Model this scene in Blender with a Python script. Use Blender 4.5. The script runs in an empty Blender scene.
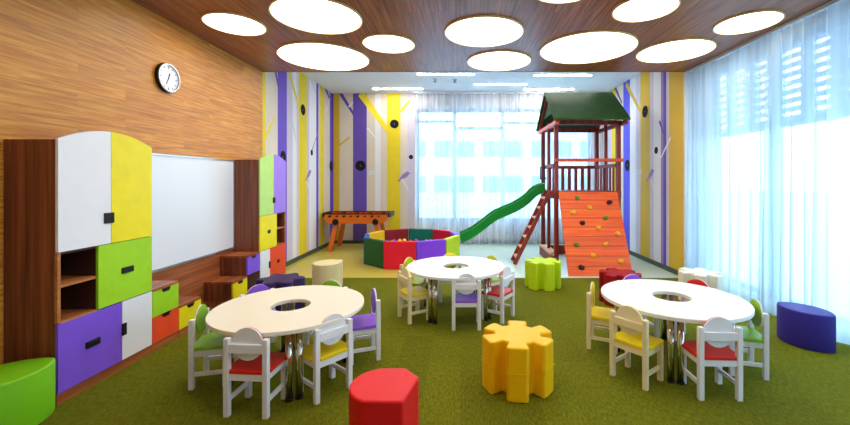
import bpy, bmesh, math, random
from mathutils import Vector, Matrix
random.seed(7)
SC = bpy.context.scene
COL = SC.collection
PI = math.pi
R = math.radians

# ------------------------------------------------------------------ helpers
def lin(c):
    def f(v):
        v /= 255.0
        return v/12.92 if v <= 0.04045 else ((v+0.055)/1.055)**2.4
    return (f(c[0]), f(c[1]), f(c[2]), 1.0)

class NT:
    def __init__(self, name):
        self.m = bpy.data.materials.new(name); self.m.use_nodes = True
        self.t = self.m.node_tree; self.t.nodes.clear()
        self.out = self.n('ShaderNodeOutputMaterial')
    def n(self, typ, **kw):
        nd = self.t.nodes.new(typ)
        for k, v in kw.items(): setattr(nd, k, v)
        return nd
    def l(self, a, b): self.t.links.new(a, b)
    def math(self, op, a, b=None):
        nd = self.n('ShaderNodeMath', operation=op)
        for i, v in enumerate((a, b)):
            if v is None: continue
            if isinstance(v, (int, float)): nd.inputs[i].default_value = v
            else: self.l(v, nd.inputs[i])
        return nd.outputs[0]
    def mix(self, fac, a, b, blend='MIX'):
        nd = self.n('ShaderNodeMix', data_type='RGBA', blend_type=blend)
        for s, v in ((0, fac), (6, a), (7, b)):
            if isinstance(v, (int, float, tuple)): nd.inputs[s].default_value = v
            else: self.l(v, nd.inputs[s])
        return nd.outputs[2]

def plain(name, rgb, rough=0.5, metal=0.0, var=0.06, scale=9.0, bump=0.0, bscale=300.0, coat=0.0):
    """solid colour with a little procedural variation"""
    t = NT(name)
    b = t.n('ShaderNodeBsdfPrincipled')
    tc = t.n('ShaderNodeTexCoord')
    ns = t.n('ShaderNodeTexNoise'); ns.inputs['Scale'].default_value = scale
    t.l(tc.outputs['Object'], ns.inputs['Vector'])
    c = lin(rgb)
    d = tuple(x*(1-var*2) for x in c[:3])+(1,)
    e = tuple(min(1, x*(1+var)) for x in c[:3])+(1,)
    t.l(t.mix(ns.outputs['Fac'], d, e), b.inputs['Base Color'])
    b.inputs['Roughness'].default_value = rough
    b.inputs['Metallic'].default_value = metal
    if metal == 0: b.inputs['Specular IOR Level'].default_value = 0.28
    b.inputs['Coat Weight'].default_value = coat
    if bump > 0:
        n2 = t.n('ShaderNodeTexNoise'); n2.inputs['Scale'].default_value = bscale
        t.l(tc.outputs['Object'], n2.inputs['Vector'])
        bp = t.n('ShaderNodeBump'); bp.inputs['Strength'].default_value = bump
        bp.inputs['Distance'].default_value = 0.003
        t.l(n2.outputs['Fac'], bp.inputs['Height']); t.l(bp.outputs['Normal'], b.inputs['Normal'])
    t.l(b.outputs[0], t.out.inputs[0])
    return t.m

def wood(name, dark, mid, light, grain='Y', cross='Z', plank=(1.6, 0.12), fine=60.0, long=1.3, rough=0.4, gap=0.25, seam=0.0015):
    t = NT(name)
    b = t.n('ShaderNodeBsdfPrincipled')
    tc = t.n('ShaderNodeTexCoord'); s = t.n('ShaderNodeSeparateXYZ')
    t.l(tc.outputs['Object'], s.inputs[0])
    cb = t.n('ShaderNodeCombineXYZ')
    t.l(s.outputs[grain], cb.inputs[0]); t.l(s.outputs[cross], cb.inputs[1])
    br = t.n('ShaderNodeTexBrick'); br.offset = 0.37; br.offset_frequency = 2
    br.inputs['Color1'].default_value = (0, 0, 0, 1); br.inputs['Color2'].default_value = (1, 1, 1, 1)
    br.inputs['Mortar'].default_value = (0.5, 0.5, 0.5, 1)
    br.inputs['Scale'].default_value = 1.0
    br.inputs['Brick Width'].default_value = plank[0]; br.inputs['Row Height'].default_value = plank[1]
    br.inputs['Mortar Size'].default_value = seam
    t.l(cb.outputs[0], br.inputs['Vector'])
    off = t.math('MULTIPLY', br.outputs['Color'], 7.0)
    third = [a for a in 'XYZ' if a not in (grain, cross)][0]
    u = t.math('MULTIPLY', s.outputs[grain], long)
    v = t.math('MULTIPLY', s.outputs[cross], fine)
    w = t.math('ADD', t.math('MULTIPLY', s.outputs[third], fine), off)
    cv = t.n('ShaderNodeCombineXYZ'); t.l(u, cv.inputs[0]); t.l(v, cv.inputs[1]); t.l(w, cv.inputs[2])
    n1 = t.n('ShaderNodeTexNoise'); n1.inputs['Scale'].default_value = 1.0
    n1.inputs['Detail'].default_value = 4; n1.inputs['Roughness'].default_value = 0.6
    n1.inputs['Distortion'].default_value = 0.3
    t.l(cv.outputs[0], n1.inputs['Vector'])
    rp = t.n('ShaderNodeValToRGB')
    rp.color_ramp.elements[0].position = 0.3; rp.color_ramp.elements[0].color = lin(dark)
    rp.color_ramp.elements[1].position = 0.72; rp.color_ramp.elements[1].color = lin(light)
    e = rp.color_ramp.elements.new(0.5); e.color = lin(mid)
    t.l(n1.outputs['Fac'], rp.inputs[0])
    tint = t.mix(br.outputs['Color'], (1-gap, 1-gap, 1-gap, 1), (1, 1, 1, 1))
    c = t.mix(1.0, rp.outputs[0], tint, 'MULTIPLY')
    c = t.mix(t.math('MULTIPLY', br.outputs['Fac'], 0.45), c, lin(tuple(x*0.45 for x in dark)))
    t.l(c, b.inputs['Base Color'])
    b.inputs['Roughness'].default_value = rough
    t.l(b.outputs[0], t.out.inputs[0])
    return t.m

def emit(name, rgb, strength):
    t = NT(name)
    e = t.n('ShaderNodeEmission'); tc = t.n('ShaderNodeTexCoord')
    ns = t.n('ShaderNodeTexNoise'); ns.inputs['Scale'].default_value = 2
    t.l(tc.outputs['Object'], ns.inputs['Vector'])
    c = lin(rgb)
    t.l(t.mix(ns.outputs['Fac'], tuple(x*.97 for x in c[:3])+(1,), c), e.inputs[0])
    e.inputs[1].default_value = strength
    t.l(e.outputs[0], t.out.inputs[0])
    return t.m

class MB:
    def __init__(self): self.v = []; self.f = []; self.mi = []; self.sm = []
    def add(self, vs, fs, mi=0, smooth=False, M=None):
        o = len(self.v)
        for p in vs:
            p = Vector(p)
            self.v.append(M @ p if M else p)
        for f in fs:
            self.f.append([i+o for i in f]); self.mi.append(mi); self.sm.append(smooth)
        return self
    def box(self, x0, x1, y0, y1, z0, z1, mi=0, M=None):
        vs = [(x0,y0,z0),(x1,y0,z0),(x1,y1,z0),(x0,y1,z0),(x0,y0,z1),(x1,y0,z1),(x1,y1,z1),(x0,y1,z1)]
        fs = [(0,3,2,1),(4,5,6,7),(0,1,5,4),(1,2,6,5),(2,3,7,6),(3,0,4,7)]
        return self.add(vs, fs, mi, False, M)
    def beam(self, a, b, w, h, up=(0,0,1), mi=0):
        """rectangular bar from a to b, w across, h along up"""
        a = Vector(a); b = Vector(b); d = (b-a); L = d.length; d.normalize()
        up = Vector(up); s = d.cross(up)
        if s.length < 1e-4: s = d.cross(Vector((0,1,0)))
        s.normalize(); u = s.cross(d).normalized()
        vs = []
        for p in (a, b):
            for i, j in ((-1,-1),(1,-1),(1,1),(-1,1)):
                vs.append(p + s*(i*w/2) + u*(j*h/2))
        fs = [(0,3,2,1),(4,5,6,7),(0,1,5,4),(1,2,6,5),(2,3,7,6),(3,0,4,7)]
        return self.add([tuple(x) for x in vs], [tuple(reversed(f)) for f in fs], mi)
    def tube(self, a, b, r, r2=None, n=16, mi=0, caps=True):
        a = Vector(a); b = Vector(b); d = (b-a).normalized()
        r2 = r if r2 is None else r2
        s = d.orthogonal().normalized(); u = d.cross(s)
        vs = []
        for p, rr in ((a, r), (b, r2)):
            for i in range(n):
                t = 2*PI*i/n
                vs.append(p + s*(rr*math.cos(t)) + u*(rr*math.sin(t)))
        self.add(vs, [(i, (i+1) % n, n+(i+1) % n, n+i) for i in range(n)], mi, True)
        if caps:
            o = len(self.v)-2*n
            self.f.append([o+i for i in reversed(range(n))]); self.mi.append(mi); self.sm.append(False)
            self.f.append([o+n+i for i in range(n)]); self.mi.append(mi); self.sm.append(False)
        return self
    def prism(self, pts, z0, z1, mi=0, smooth=False, M=None):
        """pts CCW in xy"""
        n = len(pts)
        vs = [(p[0], p[1], z0) for p in pts]+[(p[0], p[1], z1) for p in pts]
        self.add(vs, [(i, (i+1) % n, n+(i+1) % n, n+i) for i in range(n)], mi, smooth, M)
        o = len(self.v)-2*n
        self.f.append([o+i for i in reversed(range(n))]); self.mi.append(mi); self.sm.append(False)
        self.f.append([o+n+i for i in range(n)]); self.mi.append(mi); self.sm.append(False)
        return self
    def ring(self, ri, ro, z0, z1, n=64, mi=0):
        vs = []
        for r, z in ((ro, z0), (ro, z1), (ri, z1), (ri, z0)):
            for i in range(n):
                t = 2*PI*i/n; vs.append((r*math.cos(t), r*math.sin(t), z))
        for k in range(4):
            pass
        fs = []
        for k in range(4):
            k2 = (k+1) % 4
            for i in range(n):
                j = (i+1) % n
                fs.append((k*n+i, k*n+j, k2*n+j, k2*n+i))
        return self.add(vs, fs, mi)
    def sphere(self, c, r, n=12, m=8, sc=(1,1,1), mi=0):
        vs = []; fs = []
        for j in range(1, m):
            ph = PI*j/m
            for i in range(n):
                t = 2*PI*i/n
                vs.append((c[0]+r*sc[0]*math.sin(ph)*math.cos(t), c[1]+r*sc[1]*math.sin(ph)*math.sin(t), c[2]+r*sc[2]*math.cos(ph)))
        top = len(vs); vs.append((c[0], c[1], c[2]+r*sc[2])); vs.append((c[0], c[1], c[2]-r*sc[2]))
        for j in range(m-2):
            for i in range(n):
                k = (i+1) % n
                fs.append((j*n+i, (j+1)*n+i, (j+1)*n+k, j*n+k))
        for i in range(n):
            k = (i+1) % n
            fs.append((top, i, k)); fs.append((top+1, (m-2)*n+k, (m-2)*n+i))
        return self.add(vs, fs, mi, True)
    def quad(self, a, b, c, d, mi=0): return self.add([a, b, c, d], [(0,1,2,3)], mi)
    def obj(self, name, mats, parent=None, loc=(0,0,0), bevel=0.0, seg=2, normals=True):
        me = bpy.data.meshes.new(name)
        me.from_pydata([tuple(x) for x in self.v], [], self.f)
        if not isinstance(mats, (list, tuple)): mats = [mats]
        for m in mats: me.materials.append(m)
        me.polygons.foreach_set('material_index', self.mi)
        me.polygons.foreach_set('use_smooth', self.sm)
        if normals:
            bm = bmesh.new(); bm.from_mesh(me)
            bmesh.ops.recalc_face_normals(bm, faces=bm.faces[:]); bm.to_mesh(me); bm.free()
        me.update()
        o = bpy.data.objects.new(name, me); COL.objects.link(o)
        o.location = loc
        if parent: o.parent = parent
        if bevel:
            md = o.modifiers.new('bevel', 'BEVEL'); md.width = bevel; md.segments = seg
            md.limit_method = 'ANGLE'; md.angle_limit = R(35)
            md.harden_normals = False
        return o

def thing(name, label, cat, loc=(0,0,0), rz=0.0, group=None):
    o = bpy.data.objects.new(name, None); COL.objects.link(o)
    o.empty_display_size = 0.1
    o.location = loc; o.rotation_euler = (0,0,rz)
    o['label'] = label; o['category'] = cat
    if group: o['group'] = group
    return o
def tag(o, label, cat, group=None, kind=None):
    o['label'] = label; o['category'] = cat
    if group: o['group'] = group
    if kind: o['kind'] = kind
    return o
def struct(o, label, cat):
    o['kind'] = 'structure'; o['label'] = label; o['category'] = cat
    return o
def copy_tree(o, parent=None):
    c = o.copy(); COL.objects.link(c)
    if parent: c.parent = parent
    for ch in list(o.children): copy_tree(ch, c)
    return c

# ------------------------------------------------------------------ room numbers
XL, XR, XW = -2.90, 3.26, 3.52      # left wall, right mural wall, right window wall
Y0, YB, YN = 5.58, 8.59, -1.6       # end of carpet, back wall, near end
ZC, ZW = 3.01, 3.375                # wooden ceiling, white ceiling
F, CU, CV, CZ = 382.0, 461.0, 180.0, 1.43
def uY(u, X): return F*X/(u-CU)           # depth of pixel column on a side wall
def uX(u, Y): return (u-CU)*Y/F
def vZ(v, Y): return CZ-(v-CV)*Y/F

# ------------------------------------------------------------------ materials
M = {}
M['wall_wood'] = wood('honey wood panelling', (176,98,24), (212,136,42), (238,174,70), 'Y', 'Z', (1.1,0.11), 50, 2.6, 0.42, 0.14, 0.0006)
M['ceil_wood'] = wood('brown ceiling wood', (106,50,26), (162,92,52), (206,132,82), 'Y', 'X', (2.2,0.14), 50, 1.6, 0.36, 0.18, 0.0008)
M['dark_wood'] = wood('walnut board upright', (80,36,22), (122,62,38), (164,90,54), 'Z', 'X', (9,0.5), 26, 0.9, 0.4, 0.12, 0.0)
M['dark_wood_y'] = wood('walnut board lengthwise', (112,52,26), (158,84,46), (198,118,68), 'Y', 'Z', (9,0.6), 26, 0.9, 0.38, 0.12, 0.0)
M['lit_wood'] = wood('lit walnut edge', (150,85,42), (190,118,62), (214,144,82), 'Y', 'Z', (9,0.5), 20, 1.0, 0.4, 0.1, 0.0)  # lighter walnut: light falling on the board edges put into the colour
M['white_ceil'] = plain('white plaster ceiling', (240,243,248), 0.8, var=0.02)
M['white'] = plain('white laminate', (236,236,242), 0.35, var=0.02)
M['board'] = plain('whiteboard enamel', (232,235,244), 0.22, var=0.015, scale=1.5)
M['alu'] = plain('brushed aluminium', (190,192,196), 0.3, 0.9)
M['frame_white'] = plain('white window frame', (214,226,236), 0.45, var=0.02)
M['yellow'] = plain('yellow laminate', (245,228,30), 0.38)
M['lime'] = plain('lime green laminate', (166,220,40), 0.38)
M['palelime'] = plain('pale lime laminate', (190,230,120), 0.4)
M['purple'] = plain('violet laminate', (132,88,226), 0.38)
M['lilac'] = plain('lilac laminate', (168,126,240), 0.4)
M['orange'] = plain('orange red laminate', (242,80,44), 0.38)
M['black'] = plain('black plastic', (24,22,24), 0.4)
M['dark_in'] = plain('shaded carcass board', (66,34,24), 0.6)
M['chair_white'] = plain('white lacquered wood', (236,236,240), 0.38, var=0.02)
M['chair_cream'] = plain('cream lacquered birch', (242,228,186), 0.4, var=0.04)
M['table_white'] = plain('white table laminate', (244,240,236), 0.34, var=0.015, scale=3)
M['table_cream'] = plain('ivory table laminate', (244,234,216), 0.34, var=0.015, scale=3)
M['chrome'] = plain('polished chrome', (222,218,210), 0.12, 1.0, var=0.02)
M['s_red'] = plain('red seat', (226,44,34), 0.42)
M['s_yellow'] = plain('yellow seat', (244,216,20), 0.42)
M['s_purple'] = plain('violet seat', (150,92,224), 0.42)
M['s_green'] = plain('green seat', (140,190,36), 0.42)
M['s_lime'] = plain('yellow green seat', (206,214,40), 0.42)
def vinyl(n, c): return plain(n, c, 0.5, var=0.05, scale=5, bump=0.25, bscale=120)
M['v_red'] = vinyl('red vinyl', (232,24,32)); M['v_dred'] = vinyl('dark red vinyl', (160,10,22))
M['v_yellow'] = vinyl('golden yellow vinyl', (255,192,0)); M['v_lime'] = vinyl('lime vinyl', (196,224,22))
M['v_green'] = vinyl('grass green vinyl', (122,196,22)); M['v_purple'] = vinyl('deep purple vinyl', (54,30,88))
M['v_blue'] = vinyl('indigo vinyl', (52,40,140)); M['v_beige'] = vinyl('beige vinyl', (236,220,168))
M['v_white'] = vinyl('ivory vinyl', (240,232,212)); M['v_dgreen'] = vinyl('bottle green vinyl', (26,92,44))
M['v_teal'] = vinyl('teal vinyl', (24,120,96)); M['v_maroon'] = vinyl('maroon vinyl', (150,26,34))
M['v_violet'] = vinyl('violet vinyl', (134,60,226)); M['v_cobalt'] = vinyl('cobalt vinyl', (40,84,200))
M['v_scarlet'] = vinyl('scarlet vinyl', (230,28,58)); M['v_sun'] = vinyl('sunny vinyl', (250,196,20))
M['slide'] = plain('green slide plastic', (22,138,48), 0.3)
M['red_wood'] = wood('red stained timber', (98,22,12), (140,38,22), (172,58,34), 'Z', 'X', (9,0.5), 30, 1.0, 0.5, 0.1, 0.0)
M['orange_wood'] = wood('orange stained planks', (232,70,2), (252,92,6), (255,126,20), 'X', 'Z', (9,0.139), 30, 1.2, 0.5, 0.16, 0.004)
M['bar_wood'] = wood('bright red stained rail and lit beam', (190,46,14), (224,74,28), (242,100,44), 'X', 'Z', (9,0.5), 30, 1.2, 0.45, 0.1, 0.0)
M['pale_and_lit_wood'] = plain('pale pine and lit beam', (240,186,146), 0.5)
M['roof'] = plain('green felt roof', (38,84,26), 0.7, var=0.25, scale=6, bump=0.3, bscale=150)
M['hold_y'] = plain('yellow resin hold', (240,172,40), 0.5); M['hold_g'] = plain('green resin hold', (104,132,36), 0.5)
M['hold_b'] = plain('black resin hold', (52,28,24), 0.5)
M['foos'] = plain('orange table body', (232,116,34), 0.4)
M['foos_leg'] = plain('orange table leg', (228,112,40), 0.4)
M['base'] = plain('grey green skirting', (74,84,66), 0.5)
M['pitch'] = plain('green pitch', (60,120,50), 0.6)

def floor_mat():
    t = NT('green carpet planks'); b = t.n('ShaderNodeBsdfPrincipled')
    tc = t.n('ShaderNodeTexCoord'); s = t.n('ShaderNodeSeparateXYZ'); t.l(tc.outputs['Object'], s.inputs[0])
    cb = t.n('ShaderNodeCombineXYZ'); t.l(s.outputs['Y'], cb.inputs[0]); t.l(s.outputs['X'], cb.inputs[1])
    br = t.n('ShaderNodeTexBrick'); br.offset = 0.5
    br.inputs['Color1'].default_value = (0.0,0.0,0.0,1); br.inputs['Color2'].default_value = (1,1,1,1); br.inputs['Mortar'].default_value = (0.2,0.2,0.2,1)
    br.inputs['Scale'].default_value = 1; br.inputs['Brick Width'].default_value = 1.0; br.inputs['Row Height'].default_value = 0.25
    br.inputs['Mortar Size'].default_value = 0.004
    t.l(cb.outputs[0], br.inputs['Vector'])
    mp = t.n('ShaderNodeMapping'); mp.inputs['Scale'].default_value = (90, 26, 1)
    t.l(tc.outputs['Object'], mp.inputs['Vector'])
    n1 = t.n('ShaderNodeTexNoise'); n1.inputs['Scale'].default_value = 1.0; n1.inputs['Detail'].default_value = 5
    t.l(mp.outputs[0], n1.inputs['Vector'])
    n2 = t.n('ShaderNodeTexNoise'); n2.inputs['Scale'].default_value = 260
    t.l(tc.outputs['Object'], n2.inputs['Vector'])
    rp = t.n('ShaderNodeValToRGB')
    rp.color_ramp.elements[0].position = 0.32; rp.color_ramp.elements[0].color = lin((88,92,8))
    rp.color_ramp.elements[1].position = 0.7; rp.color_ramp.elements[1].color = lin((126,126,24))
    t.l(n1.outputs['Fac'], rp.inputs[0])
    c = t.mix(1.0, rp.outputs[0], t.mix(br.outputs['Color'], (0.80,0.80,0.80,1), (1,1,1,1)), 'MULTIPLY')
    c = t.mix(1.0, c, t.mix(n2.outputs['Fac'], (0.75,0.75,0.75,1), (1.2,1.2,1.2,1)), 'MULTIPLY')
    t.l(c, b.inputs['Base Color']); b.inputs['Roughness'].default_value = 0.95
    b.inputs['Specular IOR Level'].default_value = 0.1
    bp = t.n('ShaderNodeBump'); bp.inputs['Strength'].default_value = 0.4; bp.inputs['Distance'].default_value = 0.003
    t.l(n2.outputs['Fac'], bp.inputs['Height']); t.l(bp.outputs[0], b.inputs['Normal'])
    t.l(b.outputs[0], t.out.inputs[0]); return t.m
M['carpet'] = floor_mat()
def lino():
    t = NT('linoleum with warm and cool light cast'); b = t.n('ShaderNodeBsdfPrincipled')
    tc = t.n('ShaderNodeTexCoord'); s = t.n('ShaderNodeSeparateXYZ'); t.l(tc.outputs['Object'], s.inputs[0])
    n = t.n('ShaderNodeTexNoise'); n.inputs['Scale'].default_value = 40; n.inputs['Detail'].default_value = 4
    t.l(tc.outputs['Object'], n.inputs['Vector'])
    step = t.math('GREATER_THAN', s.outputs['X'], -0.75)  # warm lamplight left and cool daylight right painted into the floor colour
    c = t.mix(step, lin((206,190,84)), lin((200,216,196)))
    c = t.mix(1.0, c, t.mix(n.outputs['Fac'], (0.92,0.92,0.92,1), (1.05,1.05,1.05,1)), 'MULTIPLY')
    t.l(c, b.inputs['Base Color']); b.inputs['Roughness'].default_value = 0.3
    t.l(b.outputs[0], t.out.inputs[0]); return t.m
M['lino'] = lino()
def sheer(name, tint, op0, op1, axis, freq):
    t = NT(name)
    tr = t.n('ShaderNodeBsdfTransparent'); tl = t.n('ShaderNodeBsdfTranslucent'); df = t.n('ShaderNodeBsdfDiffuse')
    for x in (tl, df): x.inputs[0].default_value = lin(tint)
    tr.inputs[0].default_value = (0.96, 0.985, 1.0, 1)
    m1 = t.n('ShaderNodeMixShader'); m1.inputs[0].default_value = 0.4
    t.l(tl.outputs[0], m1.inputs[1]); t.l(df.outputs[0], m1.inputs[2])
    tc = t.n('ShaderNodeTexCoord'); s = t.n('ShaderNodeSeparateXYZ'); t.l(tc.outputs['Object'], s.inputs[0])
    cb = t.n('ShaderNodeCombineXYZ'); t.l(t.math('MULTIPLY', s.outputs[axis], freq), cb.inputs[0])
    t.l(t.math('MULTIPLY', s.outputs['Z'], 0.25), cb.inputs[1])
    n = t.n('ShaderNodeTexNoise'); n.inputs['Scale'].default_value = 1; n.inputs['Detail'].default_value = 3
    t.l(cb.outputs[0], n.inputs['Vector'])
    mr = t.n('ShaderNodeMapRange'); mr.inputs[1].default_value = 0.35; mr.inputs[2].default_value = 0.65
    mr.inputs[3].default_value = op0; mr.inputs[4].default_value = op1
    t.l(n.outputs['Fac'], mr.inputs[0])
    m2 = t.n('ShaderNodeMixShader'); t.l(mr.outputs[0], m2.inputs[0])
    t.l(tr.outputs[0], m2.inputs[1]); t.l(m1.outputs[0], m2.inputs[2])
    t.l(m2.outputs[0], t.out.inputs[0]); return t.m
M['sheer_r'] = sheer('white sheer fabric', (226,240,249), 0.48, 0.88, 'Y', 8)
M['sheer_b'] = sheer('white sheer voile', (236,240,248), 0.28, 0.66, 'X', 9)
def glass():
    t = NT('clear glass'); tr = t.n('ShaderNodeBsdfTransparent'); g = t.n('ShaderNodeBsdfGlossy')
    tc = t.n('ShaderNodeTexCoord'); n = t.n('ShaderNodeTexNoise'); t.l(tc.outputs['Object'], n.inputs['Vector'])
    t.l(t.mix(n.outputs['Fac'], (0.90,0.95,0.97,1), (0.92,0.97,0.99,1)), tr.inputs[0])
    g.inputs['Roughness'].default_value = 0.03
    mx = t.n('ShaderNodeMixShader'); mx.inputs[0].default_value = 0.07
    t.l(tr.outputs[0], mx.inputs[1]); t.l(g.outputs[0], mx.inputs[2]); t.l(mx.outputs[0], t.out.inputs[0]); return t.m
M['glass'] = glass()
M['rim_glow'] = plain('cream rim with painted glow', (250,214,140), 0.4)  # yellow tint paints the warm glow around the ceiling lights
M['frame_backlit'] = plain('backlit blue grey frame', (130,176,206), 0.45, var=0.02)  # darker because backlit: shade on the window frames put into the colour
M['disc_light'] = emit('warm white diffuser', (255,248,234), 5.2)
M['strip_light'] = emit('white strip diffuser', (255,250,244), 80.0)
# mural paints
MU = [plain('mural beige', (226,212,196), 0.6, var=0.02), plain('mural yellow', (238,212,44), 0.6, var=0.03),
      plain('mural violet', (112,84,200), 0.6, var=0.03), plain('mural white', (238,236,240), 0.6, var=0.02),
      plain('mural black', (22,20,26), 0.9), plain('mural plum', (104,80,178), 0.6), plain('mural lavender', (214,204,218), 0.6, var=0.02),
      plain('mural ochre', (224,184,48), 0.6, var=0.03), plain('mural mauve', (160,128,196), 0.6), plain('mural blue violet', (92,84,220), 0.6, var=0.03)]
BE, YE, VI, WH, BK, PL, LA, OC, MA, BV = range(10)

# ------------------------------------------------------------------ shell
o = MB().box(-3.1, 3.7, YN, Y0, -0.1, 0).obj('floor', M['carpet']); struct(o, 'green carpet floor of the front room', 'floor')
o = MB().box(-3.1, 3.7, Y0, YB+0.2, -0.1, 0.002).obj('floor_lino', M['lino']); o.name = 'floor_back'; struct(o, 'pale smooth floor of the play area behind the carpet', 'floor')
o = MB().box(-3.1, 3.7, YN, Y0-0.02, ZC, ZC+0.42).obj('ceiling', M['ceil_wood']); struct(o, 'brown wooden ceiling over the front room', 'ceiling')
o = MB().box(-3.1, 3.7, Y0-0.02, YB+0.2, ZW, ZW+0.1).obj('ceiling_back', M['white_ceil']); struct(o, 'white ceiling over the play area', 'ceiling')
o = MB().box(-3.1, XL+0.0, YN, Y0, 0, ZC).obj('wall_left', M['wall_wood']); struct(o, 'honey wood panelled left wall', 'wall')
o = MB().box(-3.1, 3.7, YN-0.15, YN, 0, ZC).obj('wall_near', plain('cream near wall', (232,222,206), 0.8, var=0.02)); struct(o, 'cream wall behind the camera', 'wall')
# lower walnut panel behind the storage furniture
o = MB().box(XL, XL+0.012, 3.165, 4.85, 0, 0.584).obj('trim_1', M['dark_wood_y']); struct(o, 'walnut panel below the whiteboard', 'wall panel')

def mural(name, P, stripes, extras, label, top, x_a, x_b):
    """P(s, z, d) maps wall coords (s along, z up, d off the wall) to the world"""
    mb = MB()
    def quad(s0, s1, z0, z1, d, mi): mb.quad(P(s0,z0,d), P(s1,z0,d), P(s1,z1,d), P(s0,z1,d), mi)
    # solid wall body
    mb.add([P(x_a,0,0), P(x_b,0,0), P(x_b,top,0), P(x_a,top,0), P(x_a,0,-0.18), P(x_b,0,-0.18), P(x_b,top,-0.18), P(x_a,top,-0.18)],
           [(0,1,2,3),(4,7,6,5),(0,4,5,1),(1,5,6,2),(2,6,7,3),(3,7,4,0)], BE)
    for s0, s1, mi in stripes: quad(s0, s1, 0.0, top, 0.0015, mi)
    d = 0.003
    for e in extras:
        if e[0] == 'line':
            _, (sa, za), (sb, zb), w, mi = e
            dx, dz = sb-sa, zb-za; L = math.hypot(dx, dz); nx, nz = -dz/L*w/2, dx/L*w/2
            mb.quad(P(sa+nx,za+nz,d), P(sb+nx*.6,zb+nz*.6,d), P(sb-nx*.6,zb-nz*.6,d), P(sa-nx,za-nz,d), mi); d += 0.0002
        elif e[0] == 'dot':
            _, (s, z), r, mi = e
            n = 28
            mb.add([P(s+r*math.cos(2*PI*i/n), z+r*math.sin(2*PI*i/n), d+0.001) for i in range(n)], [tuple(range(n))], mi)
            mb.add([P(s+.14*r*math.cos(2*PI*i/n)*1.0, z+.14*r*math.sin(2*PI*i/n), d+0.0015) for i in range(n)], [tuple(range(n))], PL); d += 0.0002
        elif e[0] == 'bird':
            _, (s, z), k, mi, fl = e
            pts = [(-1.05,-.85),(-.8,-.95),(-.4,-.5),(.0,-.42),(.42,-.2),(.68,.1),(.8,.34),(1.12,.42),(.84,.56),(.66,.72),(.4,.72),(.2,.5),(-.2,.3),(-.5,-.15)]
            mb.add([P(s+fl*k*a, z+k*b_, d) for a, b_ in pts], [tuple(range(len(pts)))], mi)
            d += 0.0002
    o = mb.obj(name, MU, normals=False)
    struct(o, label, 'wall')
    return o

# left mural wall, X = XL, s = Y
def PLw(s, z, d): return (XL+d, s, z)
def ly(u): return uY(u, XL)
def lp(u, v): Y = ly(u); return (Y, vZ(v, Y))
st = [(5.58,ly(265.6),YE),(ly(265.6),ly(277.6),BE),(ly(277.6),ly(286.8),VI),(ly(286.8),ly(292.5),LA),(ly(292.5),ly(296.5),WH),(ly(296.5),ly(298.6),LA),
      (ly(298.6),ly(306.8),YE),(ly(306.8),ly(309),LA),(ly(309),ly(316.2),WH),(ly(316.2),ly(318.2),PL),(ly(318.2),ly(319.8),LA),(ly(319.8),ly(324),YE),(ly(324),ly(329.8),BE),(ly(329.8),YB,VI)]
ex = [('line', lp(274.5,66), lp(278.2,88), .06, PL), ('line', lp(288.5,70), lp(299,108), .09, YE), ('line', lp(263.4,141), lp(274.5,117), .06, YE),
      ('line', lp(309.5,76), lp(316,93), .05, LA), ('line', lp(312,150), lp(317.8,132), .03, MA), ('line', lp(324.5,86), lp(330,100), .09, PL), ('line', lp(326,112), lp(330,98), .05, WH),
      ('line', lp(292,122), lp(296,140), .04, LA), ('dot', lp(302.8,109.8), .10, BK), ('dot', lp(311.5,152.6), .058, BK), ('dot', lp(282.8,157), .10, BK), ('dot', lp(331,166), .115, BK),
      ('line', lp(306.3,182), lp(312,196), .03, WH), ('bird', lp(308.2,174.5), .13, MA, 1)]
mural('wall_left_mural', PLw, st, ex, 'left wall of the play area painted with birch trunk stripes', ZW, Y0, YB).name = 'wall_left_back'
# right mural wall, X = XR, s = Y
def PRw(s, z, d): return (XR-d, s, z)
def ry(u): return uY(u, XR)
def rp_(u, v): Y = ry(u); return (Y, vZ(v, Y))
st = [(ry(683.5),ry(669),OC),(ry(669),ry(666.4),LA),(ry(666.4),ry(663.6),PL),(ry(663.6),ry(661),MA),(ry(661),ry(653.6),WH),(ry(653.6),ry(650),LA),(ry(650),ry(640.4),OC),
      (ry(640.4),ry(636),LA),(ry(636),ry(630),WH),(ry(630),ry(623.4),BV),(ry(616),ry(612),YE),(ry(612),YB,LA)]
ex = [('line', rp_(626.4,84), rp_(641,112), .10, OC), ('line', rp_(612,80), rp_(622,103), .08, PL), ('line', rp_(659.6,121), rp_(664.5,135), .05, PL), ('line', rp_(671,137), rp_(660.5,159), .045, WH),
      ('dot', rp_(645.2,111.6), .105, BK), ('dot', rp_(656.4,150.4), .06, BK), ('dot', rp_(627.6,165.4), .11, BK),
      ('line', rp_(651,180), rp_(656,196), .03, WH), ('bird', rp_(650.6,174.5), .13, MA, -1)]
mural('wall_right_mural', PRw, st, ex, 'right wall of the play area painted with ochre and violet stripes', ZW, Y0, YB).name = 'wall_right_back'
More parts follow.
